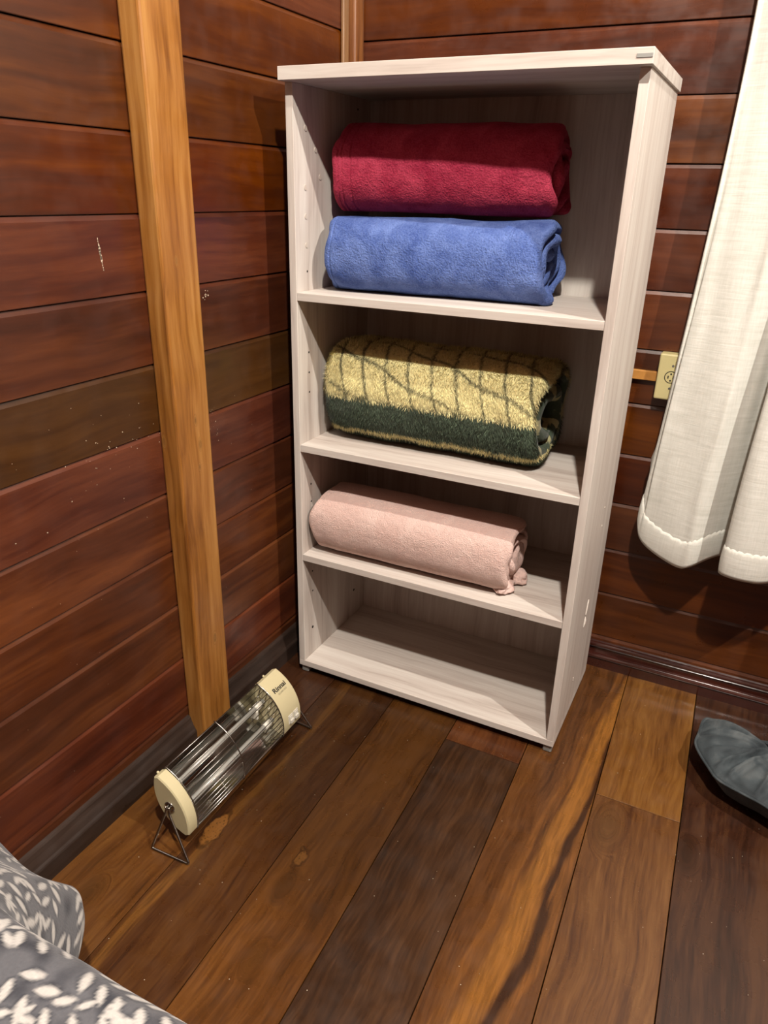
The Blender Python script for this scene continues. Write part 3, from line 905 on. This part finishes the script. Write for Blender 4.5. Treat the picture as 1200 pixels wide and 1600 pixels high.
hem = [(0.726, -0.060, 0.425), (0.7222, -0.075, 0.4193), (0.7331, -0.085, 0.3845), (0.7641, -0.100, 0.3658), (0.815, -0.120, 0.3537), (0.8385, -0.125, 0.3621), (0.8675, -0.100, 0.3754),
       (0.888, -0.075, 0.3781), (0.905, -0.066, 0.379), (0.908, -0.085, 0.3795), (0.898, -0.125, 0.380), (0.8935, -0.160, 0.3798), (0.9181, -0.172, 0.3785), (0.955, -0.166, 0.376), (0.9791, -0.150, 0.3756),
       (1.02, -0.110, 0.376), (1.05, -0.080, 0.377), (1.08, -0.10, 0.376), (1.10, -0.145, 0.376), (1.14, -0.16, 0.375), (1.18, -0.12, 0.375), (1.21, -0.08, 0.376), (1.25, -0.10, 0.376), (1.29, -0.15, 0.375), (1.34, -0.14, 0.375), (1.38, -0.09, 0.375), (1.42, -0.10, 0.375), (1.46, -0.15, 0.375)]
def catmull(P, n):
    out = []
    for i in range(len(P) - 1):
        p0 = Vector(P[max(0, i - 1)]); p1 = Vector(P[i]); p2 = Vector(P[i + 1]); p3 = Vector(P[min(len(P) - 1, i + 2)])
        for k in range(n):
            t_ = k / n
            out.append(0.5 * ((2 * p1) + (-p0 + p2) * t_ + (2 * p0 - 5 * p1 + 4 * p2 - p3) * t_ ** 2 + (-p0 + 3 * p1 - 3 * p2 + p3) * t_ ** 3))
    out.append(Vector(P[-1]))
    return out
hemc = catmull(hem, 8)
NH = len(hemc)
ZTOP = 1.98
def curtain_pt(i, t_, lift=0.0):
    h = hemc[i]
    z = h.z + (ZTOP - h.z) * t_
    s_ = i / (NH - 1)
    # towards the rod the pleats tighten and grow shallower
    f = min(1.0, t_ / 0.55); f = f * f * (3 - 2 * f)
    xt = 0.762 + (h.x - 0.722) * 0.955
    yt = -0.062 + (h.y + 0.105) * 0.62
    if i < 12: yt = -0.058 + (h.y + 0.09) * 0.45
    x = h.x + (xt - h.x) * min(1, f * 0.75 + 0.25 * (1 - (1 - min(1, t_ * 5)) ** 2) * (1 if i < 16 else f))
    y = h.y + (yt - h.y) * f
    wob = noise.noise(Vector((s_ * 40, z * 6, 1.5)))
    edge = max(0.0, 1 - i / 7.0)
    x += edge * 0.010 * noise.noise(Vector((3.0, z * 22, 0.5))) + edge * 0.004 * math.sin(z * 21)
    y += wob * 0.004 * min(1, t_ * 6)
    return Vector((x, y - lift, z))
cu = empty('curtain', (1.09, -0.06, 0.37))
tag(cu, 'off white linen curtain hanging in soft folds against the back wall', 'curtain')
RT = 70
ts = [0.0] + [((k / RT) ** 1.15) for k in range(1, RT + 1)]
vs_ = [curtain_pt(i, t_) for t_ in ts for i in range(NH)]
fs = [(r * NH + i, r * NH + i + 1, (r + 1) * NH + i + 1, (r + 1) * NH + i) for r in range(RT) for i in range(NH - 1)]
cloth = mk('cloth', vs_, fs, M_linen, cu, True)
sm = cloth.modifiers.new('thickness', 'SOLIDIFY'); sm.thickness = 0.0012; sm.offset = 0
# the turned-up hem: a second layer, puckered along its stitch line
def nrm(i, t_):
    a_ = curtain_pt(max(0, i - 1), t_); b_ = curtain_pt(min(NH - 1, i + 1), t_)
    d = b_ - a_
    n_ = Vector((d.y, -d.x, 0))
    return n_.normalized() if n_.length > 1e-6 else Vector((0, -1, 0))
hv = []; HR = 8
for r in range(HR + 1):
    for i in range(NH):
        t_ = 0.036 * r / HR
        pk = 0.0018 * math.sin(i * 2.1) * (1 if r >= HR - 1 else 0)
        p = curtain_pt(i, t_) + Vector((0, 0, -0.001 + pk))
        lift = 0.0014 + 0.0016 * math.sin(PI * r / HR)
        if r == HR: lift = 0.0004
        hv.append(p + nrm(i, t_) * lift)
hf = [(r * NH + i, r * NH + i + 1, (r + 1) * NH + i + 1, (r + 1) * NH + i) for r in range(HR) for i in range(NH - 1)]
hemo = mk('hem', hv, hf, M_linen, cu, True)
sm = hemo.modifiers.new('thickness', 'SOLIDIFY'); sm.thickness = 0.0008; sm.offset = 0
tube('rod', [(0.66, -0.068, ZTOP + 0.004), (1.56, -0.068, ZTOP + 0.004)], 0.010, M_post, cu, 12)
for x in (0.69, 1.53):
    box('rod_bracket', (x - 0.01, -0.075, ZTOP - 0.02), (x + 0.01, 0.0, ZTOP - 0.002), M_post, cu, 0.002)

# ------------------------------------------------------------------ wall socket and its wooden strip
M_ivory = plain('aged_ivory_plastic', S(226, 214, 156), 0.42, noise_amt=0.10, scale=18)
ou = empty('wall_socket', (0.732, -0.001, 0.667))
tag(ou, 'ivory surface mounted wall socket half hidden by the curtain', 'socket')
pl_ = box('socket_box', (0.7055, -0.030, 0.6665), (0.7585, -0.001, 0.757), M_ivory, ou, 0.003, 2)
sc_ = (0.7318, 0.7124)
disc('socket_face', (sc_[0], -0.0298, sc_[1]), 1, 0.0122, -0.0006, M_black, ou, 28)
disc('socket_face', (sc_[0], -0.0300, sc_[1]), 1, 0.0105, -0.0014, M_ivory, ou, 28)
for (dx, dz, wx, wz) in ((-0.0048, 0, 0.0011, 0.0028), (0.0048, 0, 0.0011, 0.0028)):
    box('slot', (sc_[0] + dx - wx, -0.0319, sc_[1] + dz - wz), (sc_[0] + dx + wx, -0.0313, sc_[1] + dz + wz), M_black, ou)
for dz in (-0.0066, 0.0066):
    disc('slot', (sc_[0], -0.0313, sc_[1] + dz), 1, 0.0017, -0.0006, M_black, ou, 12)
for dz in (-0.0223, 0.0225):
    disc('screw', (sc_[0] + 0.001, -0.0298, sc_[1] + dz), 1, 0.0023, -0.001, M_chrome, ou, 12)
tag(box('trim_4', (0.40, -0.0115, 0.6965), (0.7055, -0.0005, 0.7155), plain('pale_pine_strip', S(190, 132, 62), 0.5, noise_amt=0.25, scale=90), None, 0.001), 'thin honey wooden strip running from behind the shelf unit to the socket', None, None, 'structure')

# ------------------------------------------------------------------ bed end with leaf-print spread
bd = empty('bed', (0.55, -2.2, 0.0))
tag(bd, 'bed end under a grey spread printed with white leaf sprigs', 'bed')
M_matt = plain('mattress_ticking', S(150, 150, 155), 0.9)
BX0, BX1, BYE, BYS, BZ = 0.03, 0.98, -1.284, -3.2, 0.40
box('mattress', (BX0 + 0.02, BYS, 0.20), (BX1 - 0.02, BYE - 0.03, BZ - 0.012), M_matt, bd, 0.04, 3)
box('base', (BX0 + 0.03, BYS, 0.10), (BX1 - 0.03, BYE - 0.05, 0.20), M_base, bd, 0.005)
for x in (BX0 + 0.07, BX1 - 0.07):
    for y in (BYS + 0.05, BYE - 0.10):
        box('leg', (x - 0.025, y - 0.025, 0.0), (x + 0.025, y + 0.025, 0.10), M_base, bd, 0.003)
# leaf sprigs of the print, laid out in cloth coordinates (metres)
rl = random.Random(12)
leaves = []
def sprig(x, y, an, ln, s_):
    n = int(ln / (0.0165 * s_))
    for k in range(n):
        t_ = k / max(1, n - 1)
        a2 = an + 0.5 * (t_ - 0.4)
        bx, by = x + math.cos(a2) * ln * t_, y + math.sin(a2) * ln * t_
        for sd in (-1, 1):
            la = a2 + sd * rl.uniform(0.62, 0.85)
            l_ = 0.030 * s_ * (1 - 0.35 * t_) * rl.uniform(0.85, 1.1)
            leaves.append((bx + math.cos(la) * l_ * 0.62, by + math.sin(la) * l_ * 0.62, la, l_ * 0.5, l_ * 0.19))
    leaves.append((x + math.cos(an + 0.3) * (ln + 0.012), y + math.sin(an + 0.3) * (ln + 0.012), an + 0.3, 0.012 * s_, 0.004 * s_))
for iy in range(-1, 40):
    for ix in range(-1, 11):
        sprig(ix * 0.112 + (iy % 2) * 0.056 + rl.uniform(-.01, .01), iy * 0.043 + rl.uniform(-.004, .004), rl.uniform(-0.25, 0.15), rl.uniform(0.085, 0.105), rl.uniform(0.9, 1.15))
cell = {}
for L_ in leaves:
    for gx in range(int((L_[0] - 0.02) // 0.02), int((L_[0] + 0.02) // 0.02) + 1):
        for gy in range(int((L_[1] - 0.02) // 0.02), int((L_[1] + 0.02) // 0.02) + 1):
            cell.setdefault((gx, gy), []).append(L_)
GREY, DGREY, WHT = S(104, 105, 110), S(54, 56, 64), S(206, 203, 198)
def leafcol(x, y):
    best = 9.0
    for (lx, ly, an, la, lb) in cell.get((int(x // 0.02), int(y // 0.02)), ()):
        dx, dy = x - lx, y - ly
        p, q = dx * math.cos(an) + dy * math.sin(an), -dx * math.sin(an) + dy * math.cos(an)
        wq = lb * max(0.05, 1 - (p / la) ** 2)
        d = max(abs(p) / la, abs(q) / (wq + 1e-6) if abs(p) < la else 9)
        best = min(best, d)
    n_ = noise.noise(Vector((x * 40, y * 40, 0)))
    bg = [GREY[i] + (DGREY[i] - GREY[i]) * max(0, min(1, n_ * 1.6)) for i in range(3)]
    f = max(0.0, min(1.0, (1.12 - best) / 0.55))
    sh = max(0.0, min(1.0, (1.9 - best) / 0.6)) * (1 - f) * 0.6
    bg = [bg[i] + (DGREY[i] - bg[i]) * sh for i in range(3)]
    return tuple(bg[i] + (WHT[i] - bg[i]) * f for i in range(3))
def smooth(a_, b_, x):
    t_ = max(0.0, min(1.0, (x - a_) / (b_ - a_))); return t_ * t_ * (3 - 2 * t_)
def spread_pt(x, v):
    """v < 0: on top, distance back from the end edge; v > 0: distance down the drop"""
    nz = noise.noise(Vector((x * 7, v * 7, 3.0)))
    flare = 0.15 * (1 - smooth(0.20, 0.36, x))
    ye = BYE + 0.006 * noise.noise(Vector((x * 9, 0, 7)))
    R = 0.035
    sx_ = smooth(BX0 - 0.0, BX0 + 0.04, x)
    z_top = BZ + 0.006 * nz
    if v <= 0:
        return Vector((x, ye - R + v, z_top))
    an = min(v / R, PI / 2)
    y = ye - R + R * math.sin(an); z = z_top - R + R * math.cos(an)
    if v > R * PI / 2:
        d = v - R * PI / 2
        k = min(1.0, d / 0.22)
        out = flare * (k ** 0.8) * (1 if k < 1 else 1)
        y += out + 0.010 * math.sin(x * 26 + 1) * k
        z -= d * (0.80 if flare > 0.02 else 0.97) - 0.02 * flare
    return Vector((x, y, z))
xs = []
x = 0.012
while x < BX1: xs.append(x); x += 0.0026 if x < 0.66 else 0.012
vv = []
v = -1.85
while v < 0.30:
    vv.append(v); v += 0.03 if v < -0.6 else (0.0026 if v > -0.26 else 0.008)
NX = len(xs)
vs_ = [spread_pt(x, v) for v in vv for x in xs]
cs = [leafcol(x, v + 1.0) for v in vv for x in xs]
fs = [(r * NX + i, r * NX + i + 1, (r + 1) * NX + i + 1, (r + 1) * NX + i) for r in range(len(vv) - 1) for i in range(NX - 1)]
M_leaf = print_cloth('leaf_print_cloth', 0.8, 0.25)
spd = mk('bedspread', vs_, fs, M_leaf, bd, True)
at = spd.data.color_attributes.new('print', 'FLOAT_COLOR', 'POINT')
at.data.foreach_set('color', [q for c in cs for q in (*c, 1.0)])
sm = spd.modifiers.new('thickness', 'SOLIDIFY'); sm.thickness = 0.004; sm.offset = -1

# ------------------------------------------------------------------ velvet cushion by the back wall
def velvet(name):
    t = NT(name)
    tc = t.n('TexCoord').outputs['Object']
    n1 = t.noise(tc, 18.0, 5.0, 0.8); n2 = t.noise(tc, 500.0, 2.0)
    c = t.ramp(n1, [(0.35, S(46, 52, 56)), (0.55, S(68, 76, 80)), (0.72, S(98, 104, 106))])
    t.P(Base_Color=c, Roughness=0.75, Specular_IOR_Level=0.2, Sheen_Weight=0.45, Sheen_Roughness=0.35, Sheen_Tint=S(150, 160, 165))
    t.bump(t.math('ADD', n2, t.math('MULTIPLY', n1, 0.8)), 0.25, 0.002)
    return t.m
M_velvet = velvet('slate_velvet')
cuc = Vector((1.155, -0.235, 0.0))
out_pts = [(0.920, -0.279), (0.949, -0.330), (0.966, -0.354), (1.004, -0.377), (1.037, -0.391), (1.08, -0.410), (1.20, -0.445), (1.30, -0.440), (1.40, -0.380), (1.41, -0.26), (1.32, -0.195), (1.18, -0.190), (1.06, -0.203), (1.014, -0.211), (0.975, -0.194), (0.952, -0.176), (0.935, -0.171), (0.926, -0.185), (0.922, -0.232)]
oc = []
n = len(out_pts)
for i in range(n):
    p0, p1, p2, p3 = (Vector(out_pts[(i + q) % n]) for q in (-1, 0, 1, 2))
    for k in range(10):
        t_ = k / 10
        oc.append(0.5 * ((2 * p1) + (-p0 + p2) * t_ + (2 * p0 - 5 * p1 + 4 * p2 - p3) * t_ ** 2 + (-p0 + 3 * p1 - 3 * p2 + p3) * t_ ** 3))
NO = len(oc); RG = 26
HEM = 0.062
hub = Vector((1.06, -0.245))
RID = [math.atan2(y - hub.y, x - hub.x) % (2 * PI) for x, y in ((0.945, -0.198), (0.932, -0.236), (0.945, -0.29), (0.968, -0.325), (0.985, -0.345), (1.03, -0.36), (1.2, -0.38), (1.2, -0.2))]
def cush(i, r, top):
    q = hub + (oc[i] - hub) * r
    d = 1 - r
    an = math.atan2(oc[i].y - hub.y, oc[i].x - hub.x)
    crease = 0.0
    for q_, ra in enumerate(RID):
        da = (an - ra + PI + 0.25 * (1 - r) * math.sin(q_ * 2.3)) % (2 * PI) - PI
        dist = abs(da) * (q - hub).length
        crease += (0.0085 * math.exp(-(dist / 0.0032) ** 2) - 0.004 * math.exp(-((dist - 0.011) / 0.007) ** 2)) * smooth(0.0, 0.25, r) * smooth(1.0, 0.78, r)
    if not top: crease = 0.0
    bulge = (1 - r ** 2.6)
    lump = 0.012 * noise.noise(Vector((q.x * 9, q.y * 9, 1.0 if top else 4.0))) * min(1, d * 5)
    edge_z = HEM + 0.012 * noise.noise(Vector((oc[i].x * 8, oc[i].y * 8, 9)))
    if top:
        dip = 0.012 * math.exp(-(q - hub).length_squared / 0.0016)
        z = edge_z + 0.034 * bulge + crease + lump - dip
    else:
        z = max(0.0015, edge_z - 0.095 * bulge + lump * 0.4)
    return Vector((q.x, q.y, z))
vs_ = []; fs = []
for top in (True, False):
    b0 = len(vs_)
    for r in range(RG):
        rr = 1 - (r / RG)
        for i in range(NO): vs_.append(cush(i, rr, top))
    vs_.append(cush(0, 0.0, top)); ci = len(vs_) - 1
    for r in range(RG - 1):
        for i in range(NO):
            f = (b0 + r * NO + i, b0 + r * NO + (i + 1) % NO, b0 + (r + 1) * NO + (i + 1) % NO, b0 + (r + 1) * NO + i)
            fs.append(f if top else tuple(reversed(f)))
    for i in range(NO):
        f = (b0 + (RG - 1) * NO + i, b0 + (RG - 1) * NO + (i + 1) % NO, ci)
        fs.append(f if top else tuple(reversed(f)))
cu_root = empty('cushion', (1.155, -0.25, 0.0))
tag(cu_root, 'crumpled slate grey velvet cushion on the floor under the curtain', 'cushion')
bm = bmesh.new(); bv = [bm.verts.new(v) for v in vs_]
for f in fs: bm.faces.new([bv[i] for i in f])
bmesh.ops.remove_doubles(bm, verts=bm.verts, dist=0.0002)
from_bm('cover', bm, M_velvet, cu_root, True)
tube('piping', [cush(i, 1.0, True) for i in range(NO)], 0.0024, M_velvet, cu_root, 6, True)
